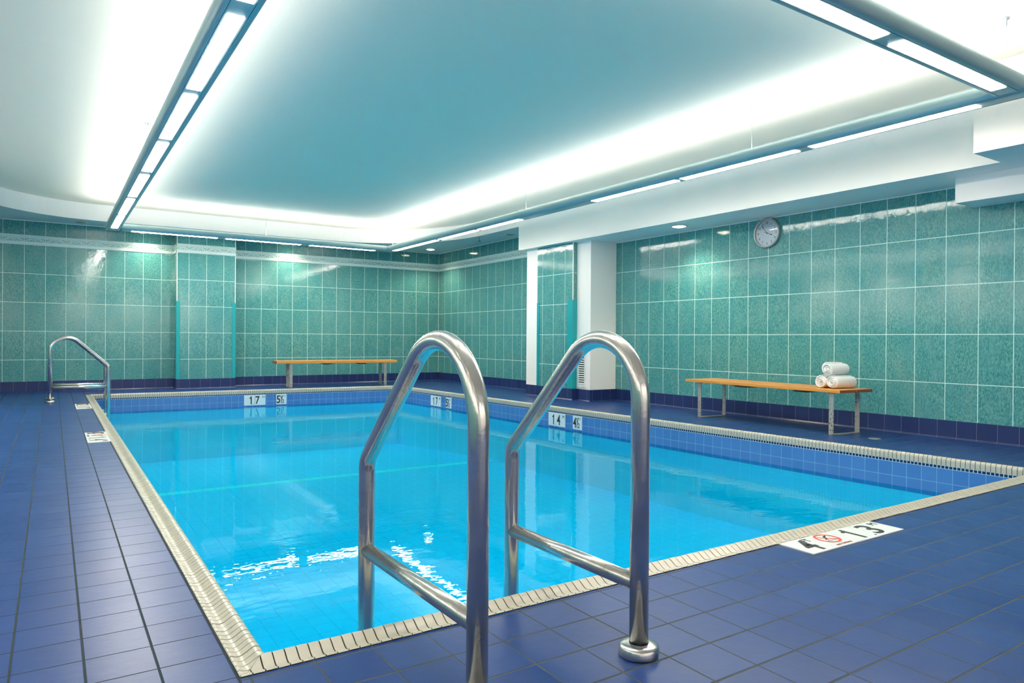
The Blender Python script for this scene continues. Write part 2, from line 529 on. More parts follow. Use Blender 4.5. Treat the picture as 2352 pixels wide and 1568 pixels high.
# ------------------------------------------------------------------ walls
TOPF = 2.209          # underside of the relief border
def tquad(mb, p, q, z0, z1, u0, u1, mi=0):
    mb.quad([(p[0], p[1], z0), (q[0], q[1], z0), (q[0], q[1], z1), (p[0], p[1], z1)],
            [(u0, (z0 - TZ0) / TH), (u1, (z0 - TZ0) / TH), (u1, (z1 - TZ0) / TH), (u0, (z1 - TZ0) / TH)], mi)
def ufar(x, right): return (x - 2.8098) / .2732 if right else (x + .6182) / .2637
mb = MB()
tquad(mb, (XL, YF), (1.70, YF), 0, Z_SOF, ufar(XL, 0), ufar(1.70, 0))
tquad(mb, (1.70, YF), (XR, YF), 0, Z_SOF, ufar(1.70, 1), ufar(XR, 1))
mb.box(XL - .1, YF + .002, -.2, XR + .1, YF + .12, 2.95, 1)
struct(mb.build('wall_far', [M['tile'], M['white']], recalc=False), 'glossy teal tiled far wall')
mb = MB()
uR1 = lambda y: (YF + .0137 - y) / .2765
uR2 = lambda y: (y - 3.055) / .2625
tquad(mb, (XR, YF), (XR, 8.6), 0, Z_SOF, uR1(YF), uR1(8.6))
tquad(mb, (XR, 8.6), (XR, YN), 0, Z_SOF, uR2(8.6), uR2(YN))
mb.box(XR + .002, YN, -.2, XR + .12, YF, 2.95, 1)
struct(mb.build('wall_right', [M['tile'], M['white']], recalc=False), 'glossy teal tiled wall behind the bench and clock')
mb = MB()
tquad(mb, (XL, YN), (XL, YF), 0, 1.25, YN / .2625, YF / .2625)
mb.quad([(XL, YN, 1.25), (XL, YF, 1.25), (XL, YF, Z_SOF), (XL, YN, Z_SOF)], None, 1)
mb.box(XL - .12, YN, -.2, XL - .002, YF, 2.95, 1)
struct(mb.build('wall_left', [M['tile'], M['white']], recalc=False))
mb = MB()
mb.quad([(XR, YN, 0), (XL, YN, 0), (XL, YN, Z_SOF), (XR, YN, Z_SOF)], None, 1)
mb.box(XL - .1, YN - .12, -.2, XR + .1, YN - .002, 2.95, 1)
struct(mb.build('wall_near', [M['tile'], M['white']], recalc=False))

# navy skirting
def skirt(name, runs):
    mb = MB()
    for p, q, u0 in runs:
        L = math.hypot(q[0] - p[0], q[1] - p[1])
        e = Vector(((q[0] - p[0]) / L, (q[1] - p[1]) / L)); nn = Vector((-e.y, e.x))
        t = .010
        for (d0, z0), (d1, z1) in (((.022, .0), (t, .014)), ((t, .014), (t, .1565)), ((t, .1565), (t - .003, .158)), ((t - .003, .158), (0, .158))):
            mb.quad([(p[0] + nn.x * d0, p[1] + nn.y * d0, z0), (q[0] + nn.x * d0, q[1] + nn.y * d0, z0), (q[0] + nn.x * d1, q[1] + nn.y * d1, z1), (p[0] + nn.x * d1, p[1] + nn.y * d1, z1)],
                    [(u0, .03 + z0 / .168), (u0 + L / .158, .03 + z0 / .168), (u0 + L / .158, .03 + z1 / .168), (u0, .03 + z1 / .168)])
    return struct(mb.build(name, M['base'], recalc=False), 'navy blue skirting tiles')
PX0, PX1, PY = 1.68, 2.574, 12.42          # far pilaster
skirt('baseboard_far', [((XR, YF), (PX1, YF), 0), ((PX1, YF), (PX1, PY), .2), ((PX1 + .01, PY), (PX0 - .01, PY), .5), ((PX0, PY), (PX0, YF), .1), ((PX0, YF), (XL, YF), .3)])
CX, PYa, PYb, PYc = 6.06, 8.81, 7.676, 7.376       # white post, tiled pier and white column on the right wall
CX2 = 6.13
skirt('baseboard_right', [((XR, YN), (XR, PYc), (YN - 2.637) / .158 % 1), ((XR, PYc), (CX2 - .01, PYc), .3), ((CX2, PYc - .01), (CX2, PYb), .6), ((CX2, PYb), (CX - .01, PYb), .1), ((CX, PYb - .01), (CX, PYa + .01), .35), ((CX, PYa), (XR, PYa), .2), ((XR, PYa), (XR, YF), .4)])
skirt('baseboard_left', [((XL, YF), (XL, YN), 0)])
skirt('baseboard_near', [((XL, YN), (XR, YN), 0)])

# relief border near the top of the tiled walls
def frieze(name, runs):
    mb = MB()
    for p, q, u0, pit in runs:
        L = math.hypot(q[0] - p[0], q[1] - p[1])
        e = Vector(((q[0] - p[0]) / L, (q[1] - p[1]) / L)); nn = Vector((-e.y, e.x))
        prof = [(.0, 0.0), (.010, .0), (.014, .05), (.014, .24), (.008, .31), (.008, .69), (.013, .74), (.013, .92), (.009, 1.0), (0, 1.0)]
        for (d0, v0), (d1, v1) in zip(prof, prof[1:]):
            z0 = TOPF + v0 * .146; z1 = TOPF + v1 * .146
            mb.quad([(p[0] + nn.x * d0, p[1] + nn.y * d0, z0), (q[0] + nn.x * d0, q[1] + nn.y * d0, z0), (q[0] + nn.x * d1, q[1] + nn.y * d1, z1), (p[0] + nn.x * d1, p[1] + nn.y * d1, z1)],
                    [(u0, v0), (u0 + L / pit, v0), (u0 + L / pit, v1), (u0, v1)])
    return struct(mb.build(name, M['frieze'], recalc=False), 'pale relief border tiles with a leaf pattern')
frieze('trim_5', [((XR, YF), (PX1, YF), -ufar(XR, 1), .2732)])
frieze('trim_6', [((PX1 + .01, PY), (PX0 - .01, PY), -(PX1 + .01 - 1.858) / .266, .266)])
frieze('trim_7', [((PX0, YF), (XL, YF), -ufar(PX0, 0), .2637), ((PX0, PY), (PX0, YF), 0, .2637), ((PX1, YF), (PX1, PY), 0, .2637)])
frieze('trim_8', [((XR, 8.6), (XR, YF), -uR1(8.6), .2765)])

# far tiled pilaster
mb = MB()
up = lambda x: (x - 1.858) / .266
tquad(mb, (PX0, PY), (PX1, PY), 0, Z_SOF, up(PX0), up(PX1))
tquad(mb, (PX0, YF), (PX0, PY), 0, Z_SOF, .15, .9)
tquad(mb, (PX1, PY), (PX1, YF), 0, Z_SOF, .15, .9)
for x in (PX0, PX1):
    mb.box(x - .006, PY - .004, .16, x + .006, PY + .006, Z_SOF, 1)
struct(mb.build('pilaster', [M['tile'], M['white']], recalc=False), 'pale teal tiled pilaster on the far wall')

# right wall: white post, tiled pier, white column
mb = MB(); mb.box(CX, 8.53, 0, XR, PYa, Z_BEAM + .05)
struct(mb.build('post', M['white']), 'slim white post at the end of the tiled pier')
mb = MB()
ur = lambda y: (y - 8.128) / .27
tquad(mb, (CX, 8.53), (CX, PYb), 0, Z_BEAM + .05, ur(8.53), ur(PYb))
tquad(mb, (CX, PYb), (XR, PYb), 0, Z_BEAM + .05, .62, 2.5)
mb.box(CX - .003, PYb - .005, .16, CX + .007, PYb + .007, Z_BEAM, 1)
struct(mb.build('pier', [M['tile'], M['white']], recalc=False), 'teal tiled pier beside the white column')
mb = MB(); mb.box(CX2, PYc, 0, XR, PYb - .001, Z_BEAM + .05, 0, .004)
struct(mb.build('column', M['white']), 'white painted column with a vent grille')

# teal corner guards
def guard(x, y, dx, dy, w, z1, label):
    mb = MB()
    t = .004
    poly = [(0, 0), (dx * w, 0), (dx * w, dy * -t), (-dx * t, dy * -t), (-dx * t, dy * w), (0, dy * w)]
    mb.prism(poly, 'z', .160, z1)
    o = mb.build('corner_guard', M['teal'], None, (x, y, 0))
    return tag(o, label, 'corner guard', 'teal corner guards')
guard(PX0 - .006, PY - .004, 1, 1, .052, 1.423, 'teal corner guard on the left edge of the far wall pilaster')
guard(PX1 + .006, PY - .004, -1, 1, .052, 1.418, 'teal corner guard on the right edge of the far wall pilaster')
mb = MB(); mb.box(CX - .008, 8.475, .16, CX, 8.53, 1.39)
tag(mb.build('corner_guard', M['teal']), 'narrow teal corner guard beside the slim white post', 'corner guard', 'teal corner guards')
mb = MB()
mb.prism([(CX - .008, PYb + .115), (CX - .008, PYb - .010), (CX + .068, PYb - .010), (CX + .068, PYb - .004), (CX - .002, PYb - .004), (CX - .002, PYb + .115)], 'z', .16, 1.40)
tag(mb.build('corner_guard', M['teal']), 'wide teal corner guard on the pier edge beside the white column with the vent', 'corner guard', 'teal corner guards')

# ------------------------------------------------------------------ ceiling: recess, curved fascia, soffit
def recess():
    pts = []
    def arc(cx, cy, a, b, t0, t1, n=20):
        for k in range(n + 1):
            t = t0 + (t1 - t0) * k / n
            pts.append((cx + a * math.cos(t), cy + b * math.sin(t)))
    arc(4.2, 10.0, 1.8, 2.18, 0, PI / 2)                 # far right
    arc(.60, 10.5, 1.5, 1.68, PI / 2, PI)                # far left
    arc(.60, 0.2, 1.5, 1.68, PI, 1.5 * PI)               # near left
    arc(4.2, 0.2, 1.8, 1.68, 1.5 * PI, 2 * PI)           # near right
    return pts
RC = recess()
mb = MB()
n = len(RC)
cx, cy = 2.55, 5.2
def to_rect(p):
    dx, dy = p[0] - cx, p[1] - cy
    t = min(((XR if dx > 0 else XL) - cx) / dx if abs(dx) > 1e-9 else 1e9, ((YF if dy > 0 else YN) - cy) / dy if abs(dy) > 1e-9 else 1e9)
    return (cx + dx * t, cy + dy * t)
loop = []
for i, p in enumerate(RC):
    loop.append((p, to_rect(p)))
corners = [(XR, YF), (XL, YF), (XL, YN), (XR, YN)]
for i in range(n):
    (p, P_), (q, Q_) = loop[i], loop[(i + 1) % n]
    extra = [c for c in corners if (abs(P_[0] - Q_[0]) > 1e-6 and abs(P_[1] - Q_[1]) > 1e-6) and (c[0] in (P_[0], Q_[0]) or min(abs(c[0] - P_[0]), abs(c[0] - Q_[0])) < 1e-6) and min(abs(c[1] - P_[1]), abs(c[1] - Q_[1])) < 1e-6]
    face = [p, P_] + extra[:1] + [Q_, q]
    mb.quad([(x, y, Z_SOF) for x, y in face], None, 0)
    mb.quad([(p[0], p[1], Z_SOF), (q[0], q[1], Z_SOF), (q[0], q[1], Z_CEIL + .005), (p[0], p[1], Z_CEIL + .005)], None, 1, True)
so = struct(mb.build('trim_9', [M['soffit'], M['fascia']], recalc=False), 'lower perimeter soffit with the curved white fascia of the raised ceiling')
mb = MB(); mb.box(XL - .1, YN - .1, Z_CEIL, XR + .1, YF + .1, Z_CEIL + .12)
struct(mb.build('ceiling', M['ceil']), 'pale teal raised ceiling')

# white beam, side bulkhead and low boxing on the right
mb = MB(); mb.box(5.95, 2.38, Z_BEAM, XR, 8.88, Z_CEIL - .002)
struct(mb.build('beam', M['white']), 'long white beam over the clock wall')
mb = MB(); mb.box(5.518, YN, Z_BEAM, XR, 2.38, Z_CEIL - .002)
struct(mb.build('bulkhead', M['white']), 'white bulkhead stepping out from the beam')
mb = MB(); mb.box(6.25, YN, 1.997, XR, 2.83, Z_BEAM + .01)
struct(mb.build('boxing', M['white']), 'low white boxing under the bulkhead')
mb = MB()
mb.box(XR - .006, 2.83, Z_BEAM - .008, XR, 7.37, Z_BEAM)
mb.box(XR - .006, 8.9, Z_SOF - .010, XR, YF, Z_SOF)
mb.box(XL, YF - .006, Z_SOF - .010, XR, YF, Z_SOF)
mb.box(XR - .004, YF - .004, .16, XR, YF, Z_SOF)
struct(mb.build('trim_10', M['white']), 'thin pale edge strips at the top of the tiling')

# ------------------------------------------------------------------ suspended light runs
ZB = 2.37
def light_run(axis, c, a, b, panels, wires, label):
    """axis 'x' or 'y'; c = position across; a..b = extent along; panels = diffusers along"""
    loc = (c, (a + b) / 2, ZB) if axis == 'y' else ((a + b) / 2, c, ZB)
    root = empty('pendant_light', loc, 0, label, 'pendant light', 'suspended light runs around the pool')
    mid = (a + b) / 2
    prof = [(-.068, 0.0), (.068, 0.0)]
    for k in range(1, 12):
        t = -PI / 2 + PI * k / 12
        prof.append((.068 + .030 * math.cos(t), .046 + .046 * math.sin(t)))
    prof += [(.068, .092), (.050, .092), (.050, .078), (-.050, .078), (-.050, .092), (-.068, .092)]
    for k in range(1, 12):
        t = PI / 2 + PI * k / 12
        prof.append((-.068 + .030 * math.cos(t), .046 + .046 * math.sin(t)))
    hb = MB()
    def P(d, s, z): return (d, s, z) if axis == 'y' else (s, d, z)
    va = [hb.bm.verts.new(P(d, a - mid, z)) for d, z in prof]; vb = [hb.bm.verts.new(P(d, b - mid, z)) for d, z in prof]
    m_ = len(prof)
    for i in range(m_):
        hb.bm.faces.new([va[i], va[(i + 1) % m_], vb[(i + 1) % m_], vb[i]])
    hb.bm.faces.new(va); hb.bm.faces.new(list(reversed(vb)))
    # seam grooves along the underside and rims round the diffusers
    for d in (-.054, .054):
        p0 = P(d - .0012, a - mid, -.0006); p1 = P(d + .0012, b - mid, .0006)
        hb.box(min(p0[0], p1[0]), min(p0[1], p1[1]), -.0006, max(p0[0], p1[0]), max(p0[1], p1[1]), .0006, 1)
    smooth_angle(hb.build('housing', [M['alu'], M['dark']], root), .5)
    for p0, p1 in panels:
        lb = MB()
        q0 = P(-.042, p0 - mid, -.003); q1 = P(.042, p1 - mid, .001)
        lb.box(q0[0], q0[1], -.003, q1[0], q1[1], .001, 0, .002, 1)
        lb.build('diffuser', M['lens'], root)
    ub = MB()
    q0 = P(-.046, a - mid + .05, .080); q1 = P(.046, b - mid - .05, .086)
    ub.box(q0[0], q0[1], .080, q1[0], q1[1], .086)
    ub.build('uplight', M['uplamp'], root)
    for w in wires:
        wb = MB()
        x, y, z = P(0, w - mid, .09)
        wb.tube([(x, y, .078), (x, y, Z_CEIL - ZB)], .0016, 8)
        wb.lathe([(0, Z_CEIL - ZB - .05), (.008, Z_CEIL - ZB - .05), (.008, Z_CEIL - ZB - .012), (.020, Z_CEIL - ZB - .010), (.020, Z_CEIL - ZB - .0005), (0, Z_CEIL - ZB - .0005)], 14, 0, Matrix.Translation((x, y, 0)))
        wb.build('hanger', M['wire'], root)
    return root
YP = [(2.12, 3.33), (3.50, 4.69), (4.80, 5.98), (6.10, 7.26), (7.42, 8.65), (8.80, 10.00), (10.12, 11.31)]
X_L, X_R, Y_N, Y_F = .722, 4.980, 1.914, 11.51
light_run('y', X_L, Y_N - .098, Y_F + .098, YP, [2.6, 7.27, 11.40], 'suspended linear light with seven glowing panels running over the left pool edge')
YR = [(2.12, 3.31), (3.43, 4.65), (4.72, 5.95), (7.39, 8.42), (8.50, 9.60), (9.72, 11.31)]
light_run('y', X_R, Y_N - .098, Y_F + .098, YR, [3.87, 7.27, 11.40], 'suspended linear light running in front of the long white beam')
light_run('x', Y_F, X_L + .099, X_R - .099, [(.955, 2.12), (2.24, 3.40), (3.55, 4.69)], [2.85], 'suspended linear light in front of the far tiled wall, above its bench')
light_run('x', Y_N, X_L + .099, X_R - .099, [(1.0, 2.17), (2.30, 3.455), (3.59, 4.75)], [2.85, 4.84], 'suspended linear light crossing above the near pool edge, at the upper right of the view')

# ------------------------------------------------------------------ downlights, sprinkler
def downlight(x, y, z, lit, label, power=32, aim=None, colr=(1.0, .84, .60)):
    r = empty('downlight', (x, y, z), 0, label, 'downlight', 'recessed round downlights')
    b = MB(); b.lathe([(.078, .0), (.098, -.003), (.100, -.008), (.092, -.012), (.080, -.010), (.078, -.002)], 36); b.build('trim_ring', M['trim_ring'], r)
    b = MB(); b.lathe([(0, -.022), (.04, -.020), (.066, -.012), (.079, .0)], 36); b.build('lens', M['dl'] if lit else M['dl_off'], r)
    if lit:
        l = bpy.data.lights.new('downlight_lamp', 'SPOT')
        l.energy = power; l.color = colr; l.spot_size = math.radians(92 if aim else 130); l.spot_blend = .7; l.shadow_soft_size = .06
        lo = bpy.data.objects.new('downlight_lamp', l); COL.objects.link(lo)
        lo.location = (x, y, z - .04)
        if aim: lo.rotation_euler = (Vector(aim) - lo.location).to_track_quat('-Z', 'Y').to_euler()
    return r
downlight(6.113, 12.186, Z_SOF, True, 'lit warm downlight in the soffit at the far right room corner')
downlight(6.20, 5.84, Z_BEAM, True, 'lit warm downlight under the white beam, above the clock wall')
downlight(1.25, 12.47, Z_SOF, True, 'lit downlight in the far soffit left of the tiled pilaster')
downlight(3.55, 12.47, Z_SOF, True, 'lit downlight in the far soffit above the far bench')
for yy in (-1.9, -.5, .9, 2.3, 3.7, 5.1, 6.5, 7.9, 9.3):  # added lamps out of view; bounce fill light off the left wall
    downlight(-1.02, yy, Z_SOF, True, 'added fill lamp in the left soffit, out of view, aimed at the wall', 130, (-1.5, yy, 1.2), (1.0, .95, .88))
for xx in (.8, 2.4, 4.0):  # more added fill lamps, unseen behind the camera, bouncing off the near wall
    downlight(xx, -1.9, Z_SOF, True, 'added fill lamp in the near soffit behind the camera, aimed at the wall', 200, (xx, -2.5, 1.2), (1.0, .95, .88))
downlight(.35, 12.43, Z_SOF, False, 'unlit downlight in the far soffit near the left end of the far wall')
downlight(6.31, 9.68, Z_SOF, False, 'unlit downlight in the right soffit just past the end of the white beam')
r = empty('fire_sprinkler', (6.08, 10.28, Z_SOF), 0, 'small fire sprinkler head under the right soffit near the far corner', 'sprinkler')
b = MB(); b.lathe([(0, 0), (.028, 0), (.026, -.006), (.010, -.010), (.010, -.034), (0, -.034)], 20); b.build('escutcheon', M['chrome'], r)
b = MB(); b.tube([(-.010, 0, -.03), (-.013, 0, -.045), (-.004, 0, -.062)], .003, 8); b.tube([(.010, 0, -.03), (.013, 0, -.045), (.004, 0, -.062)], .003, 8); b.build('frame', M['dark'], r)
b = MB(); b.lathe([(0, -.060), (.030, -.064), (.030, -.066), (0, -.066)], 16); b.build('deflector', M['dark'], r)

# ------------------------------------------------------------------ pool ladders
def fillet(poly, radii, seg=14):
    out = [Vector(poly[0])]
    for i in range(1, len(poly) - 1):
        p0, p1, p2 = Vector(poly[i - 1]), Vector(poly[i]), Vector(poly[i + 1])
        d0 = (p0 - p1).normalized(); d1 = (p2 - p1).normalized()
        th = d0.angle(d1); rr = radii[i - 1]
        t = rr / math.tan(th / 2)
        c = p1 + (d0 + d1).normalized() * (rr / math.sin(th / 2))
        a = p1 + d0 * t - c; e = p1 + d1 * t - c
        ang = a.angle(e)
        for k in range(seg + 1):
            f = k / seg
            out.append(c + (a * math.sin((1 - f) * ang) + e * math.sin(f * ang)) / math.sin(ang))
    out.append(Vector(poly[-1]))
    return out
def rail_path(D, top, low, rad, v):
    p = fillet([(0, 0, 0), (0, 0, top), (D, 0, low), (D, 0, -1.02)], [rad, .075], 30)
    return [(q.x, v, q.z) for q in p]
def ladder(loc, rz, sep, Ds, label, bumper):
    """local x runs from the deck post out over the water"""
    r = empty('pool_ladder', loc, rz, label, 'pool ladder', 'stainless pool ladders')
    R = .0255
    for (D, top, low, rad), v in zip(Ds, (sep / 2, -sep / 2)):
        b = MB(); b.tube(rail_path(D, top, low, rad, v), R, 40); b.build('handrail', M['steel'], r)
        b = MB(); b.tube([(.012, v, .190), (D - .012, v, .190)], .0225, 24); b.build('crossbar', M['steel'], r)
        b = MB(); b.lathe([(0, .0), (.053, .0), (.054, .004), (.053, .022), (.048, .029), (.034, .032), (R + .001, .033)], 40, 0, Matrix.Translation((0, v, 0))); b.build('flange', M['chrome'], r)
        if bumper:
            b = MB(); b.lathe([(0, 0), (.022, 0), (.024, .01), (.018, .05), (0, .052)], 20, 0, Matrix.Translation((D - .02, v, -.18)) @ Matrix.Rotation(-PI / 2, 4, 'Y')); b.build('bumper', M['plate'], r)
    Dm = sum(d[0] for d in Ds) / 2
    for z in (-.50, -.78):
        b = MB(); b.box(Dm - .05, -sep / 2, z - .012, Dm + .05, sep / 2, z + .012, 0, .004); b.build('tread', M['steel'], r)
    return r
ladder((1.0695, 1.379, 0), PI / 2, .505, ((.677, 1.100, .466, .198), (.626, 1.076, .467, .167)), 'shiny stainless pool ladder in the foreground at the near pool edge', False)
ladder((-.022, 10.83, 0), 0, .518, ((.636, 1.060, .457, .180), (.636, 1.060, .457, .180)), 'stainless pool ladder on the left pool edge near the far wall', True)

# ------------------------------------------------------------------ benches
def bench(p0, p1, inward, L0, L1, depth, ztop, th, legs, lw, brk, label):
    """p0->p1 front line of the legs; local x along it, local y towards the wall"""
    ang = math.atan2(p1[1] - p0[1], p1[0] - p0[0])
    r = empty('bench', (p0[0], p0[1], 0), ang, label, 'bench', 'wooden benches against the walls')
    s = inward
    y0, y1 = (-.03 * s, depth * s)
    ymid = (y0 + y1) / 2
    b = MB()
    b.box(L0, min(y0, ymid) + (.0012 if s < 0 else 0), ztop - th, L1, max(y0, ymid) - (.0012 if s > 0 else 0), ztop, 0, .003, 2)
    b.box(L0, min(ymid, y1) + (.0012 if s > 0 else 0), ztop - th, L1, max(ymid, y1) - (.0012 if s < 0 else 0), ztop, 0, .003, 2)
    for f in b.bm.faces:
        if abs(f.normal.x) > .9: f.material_index = 1
    b.build('seat', [M['wood'], M['wood_end']], r)
    ld = depth - .06
    for x in legs:
        b = MB()
        t = .008
        b.box(x, 0 if s > 0 else -t, .0, x + lw, t if s > 0 else 0, ztop - th, 0, .001, 1)
        b.box(x, (ld - t) if s > 0 else -ld, .0, x + lw, ld if s > 0 else -ld + t, ztop - th, 0, .001, 1)
        b.box(x, 0 if s > 0 else -ld, .0005, x + lw, ld if s > 0 else 0, .010, 0, .001, 1)
        b.box(x, 0 if s > 0 else -ld, ztop - th - .007, x + lw, ld if s > 0 else 0, ztop - th - .0005, 0, .001, 1)
        b.build('leg', M['galv'], r)
    for x0, x1 in brk:
        b = MB()
        zt = ztop - th
        ya, yb = sorted((depth * .18 * s, depth * .80 * s))
        b.prism([(x0, zt - .0004), (x1, zt - .0004), (x1 - .05, zt - .024), (x0 + .05, zt - .024)], 'y', ya, yb)
        b.build('bracket', M['bracket'], r)
    return r
# clock-wall bench: local x runs from the far leg (y 5.30) towards the camera
bench((5.938, 5.298), (5.842, 3.66), 1, -.165, 1.745, .445, .413, .028, (0, 1.615), .046, ((.41, .66), (1.14, 1.38)), 'orange wooden bench holding the rolled towels under the wall clock')
bench((3.335, 11.872), (5.03, 11.752), 1, -.215, 1.89, .34, .452, .046, (0, 1.652), .05, ((.56, .76), (1.18, 1.37)), 'orange wooden bench along the far tiled wall, nothing on it')

# ------------------------------------------------------------------ rolled towels
def towel(name, loc, rz, length, R, seed, label):
    rnd = random.Random(seed)
    b = MB()
    turns = 3.4; N = 96; nl = 10
    th = R / (turns + .4) * .93
    rings = []
    prof = []
    for k in range(N + 1):
        f = k / N
        a = f * turns * 2 * PI
        rr = R * (.16 + .84 * f) - th / 2
        prof.append((a, rr))
    outer = [(a, rr + th / 2 * .96) for a, rr in prof]
    inner = [(a, rr - th / 2 * .96) for a, rr in prof]
    loop_ = outer + list(reversed(inner))
    ph = rnd.uniform(0, 6.28)
    amp = [rnd.uniform(.6, 1.0) for _ in range(4)]
    def pt(a, rr, s):
        wob = 1 + .035 * math.sin(2 * a + ph + s * 2.2) * amp[0] + .02 * math.sin(3 * a + 1.7 * ph)
        sq = 1 - .05 * abs(2 * s - 1) ** 3
        x = (s - .5) * length
        if s in (0.0, 1.0):
            x += (1 if s else -1) * (.010 * math.sin(a * .7 + ph) + .014 * (1 - rr / R))
        y = rr * wob * sq * math.cos(a - 1.2); z = rr * wob * sq * math.sin(a - 1.2)
        z = max(z, -R * .90)
        return (x, y, z)
    for i in range(nl + 1):
        s = i / nl
        rings.append([b.bm.verts.new(pt(a, rr, s)) for a, rr in loop_])
    m_ = len(loop_)
    for ra, rb in zip(rings, rings[1:]):
        for k in range(m_):
            f = b.bm.faces.new([ra[k], ra[(k + 1) % m_], rb[(k + 1) % m_], rb[k]]); f.smooth = True
    for ring in (rings[0], rings[-1]):
        for k in range(N):
            try:
                f = b.bm.faces.new([ring[k], ring[k + 1], ring[m_ - 2 - k], ring[m_ - 1 - k]]); f.smooth = True
            except ValueError: pass
    o = b.build(name, M['towel'], None, loc)
    o.rotation_euler = (0, 0, rz)
    sub = o.modifiers.new('soft', 'SUBSURF'); sub.levels = 1; sub.render_levels = 1
    return tag(o, label, 'towel', 'rolled towels stacked on the bench')
ZT = .413
towel('rolled_towel', (6.085, 3.838, ZT + .0595), .05, .275, .066, 1, 'rolled white towel at the lower left of the stack on the bench')
towel('rolled_towel', (6.085, 3.702, ZT + .0595), -.10, .285, .066, 2, 'rolled white towel at the lower right of the stack on the bench')
towel('rolled_towel', (6.080, 3.768, ZT + .176), -.02, .270, .070, 5, 'rolled white towel on top of the stack on the bench')

# ------------------------------------------------------------------ wall clock
CK = (XR, 4.895, 2.032)
ck = empty('wall_clock', CK, 0, 'round white wall clock with a grey rim on the teal tiled wall', 'clock')
to_wall = Matrix.Rotation(-PI / 2, 4, 'Y')            # lathe z axis -> world -x
b = MB(); b.lathe([(.150, 0), (.160, .004), (.163, .030), (.160, .042), (.152, .046), (.146, .042), (.144, .028), (.144, .012), (0, .012), (0, 0), (.150, 0)], 64, 0, to_wall); b.build('case', M['clock_case'], ck)
b = MB(); b.lathe([(0, .020), (.1435, .020), (.1435, .0135), (0, .0135)], 64, 0, to_wall, False); dial = b.build('dial', M['dial'], ck)
# dial frame: right on the dial is world -y, up is world +z, out is world -x
FACE = Matrix(((0, 0, -1, 0), (-1, 0, 0, 0), (0, 1, 0, 0), (0, 0, 0, 1)))
for hnum in range(1, 13):
    w = .012 if hnum < 10 else (.020 if hnum == 11 else .026)
    me = text_mesh(str(hnum), w if hnum != 1 else .007, .024, .005)
    a = math.radians(90 - 30 * hnum)
    me.transform(FACE @ Matrix.Translation((.113 * math.cos(a) - w / 2, .113 * math.sin(a) - .012, .0203)))
    me.materials.append(M['black'])
    o = bpy.data.objects.new('numeral', me); COL.objects.link(o); o.parent = dial
def hand(name, ang, L, w, tail, z):
    b = MB()
    a = math.radians(90 - ang)
    R_ = FACE @ Matrix.Translation((0, 0, z)) @ Matrix.Rotation(a, 4, 'Z')
    pl = [(-tail, -w * .5), (L * .62, -w * .5), (L * .72, -w * 1.4), (L, 0), (L * .72, w * 1.4), (L * .62, w * .5), (-tail, w * .5)]
    lo = [b.bm.verts.new(R_ @ Vector((x, y, 0))) for x, y in pl]; hi = [b.bm.verts.new(R_ @ Vector((x, y, .0012))) for x, y in pl]
    k = len(pl)
    for i in range(k): b.bm.faces.new([lo[i], lo[(i + 1) % k], hi[(i + 1) % k], hi[i]])
    b.bm.faces.new(list(reversed(lo))); b.bm.faces.new(hi)
    return b.build(name, M['black'], ck)
hand('hour_hand', 112, .078, .0042, .0, .0225)
hand('minute_hand', 322, .115, .0036, .0, .0242)
hand('second_hand', 292, .040, .0018, .0, .0258)
b = MB(); b.lathe([(0, .0285), (.005, .0285), (.006, .022), (0, .022)], 20, 0, to_wall); b.build('hub', M['black'], ck)
b = MB(); b.lathe([(0, .0365), (.07, .0360), (.143, .0335)], 64, 0, to_wall); b.build('glass_cover', M['glass'], ck)

# ------------------------------------------------------------------ vent grille on the white column
vg = empty('vent_grille', (CX2, 7.555, .18), 0, 'white louvred vent grille low on the white column', 'vent grille')
b = MB()
yw, hz = .085, .665
b.box(-.010, -yw, 0, 0, -yw + .022, hz, 0, .002); b.box(-.010, yw - .022, 0, 0, yw, hz, 0, .002)
b.box(-.0096, -yw + .0221, 0, 0, yw - .0221, .05); b.box(-.0096, -yw + .0221, hz - .05, 0, yw - .0221, hz)
b.build('frame', M['grille'], vg)
b = MB(); b.box(-.0016, -yw + .02, .045, -.0002, yw - .02, hz - .045); b.build('backing', M['dark'], vg)
ns = 19
for k in range(ns):
    z = .058 + k * (hz - .115) / (ns - 1)
    b = MB(); b.prism([(-.0015, z + .010), (-.009, z - .003), (-.0085, z - .0055), (-.0015, z + .0045)], 'y', -yw + .021, yw - .021)
    for v in b.bm.verts: pass
    o = b.build('slat', M['grille'], vg)
for y, z in ((-yw + .011, .12), (yw - .011, .12), (-yw + .011, hz - .12), (yw - .011, hz - .12)):
    b = MB(); b.lathe([(0, .013), (.004, .0125), (.005, .0095), (0, .0095)], 12, 0, Matrix.Translation((0, y, z)) @ to_wall); b.build('screw', M['dark'], vg)

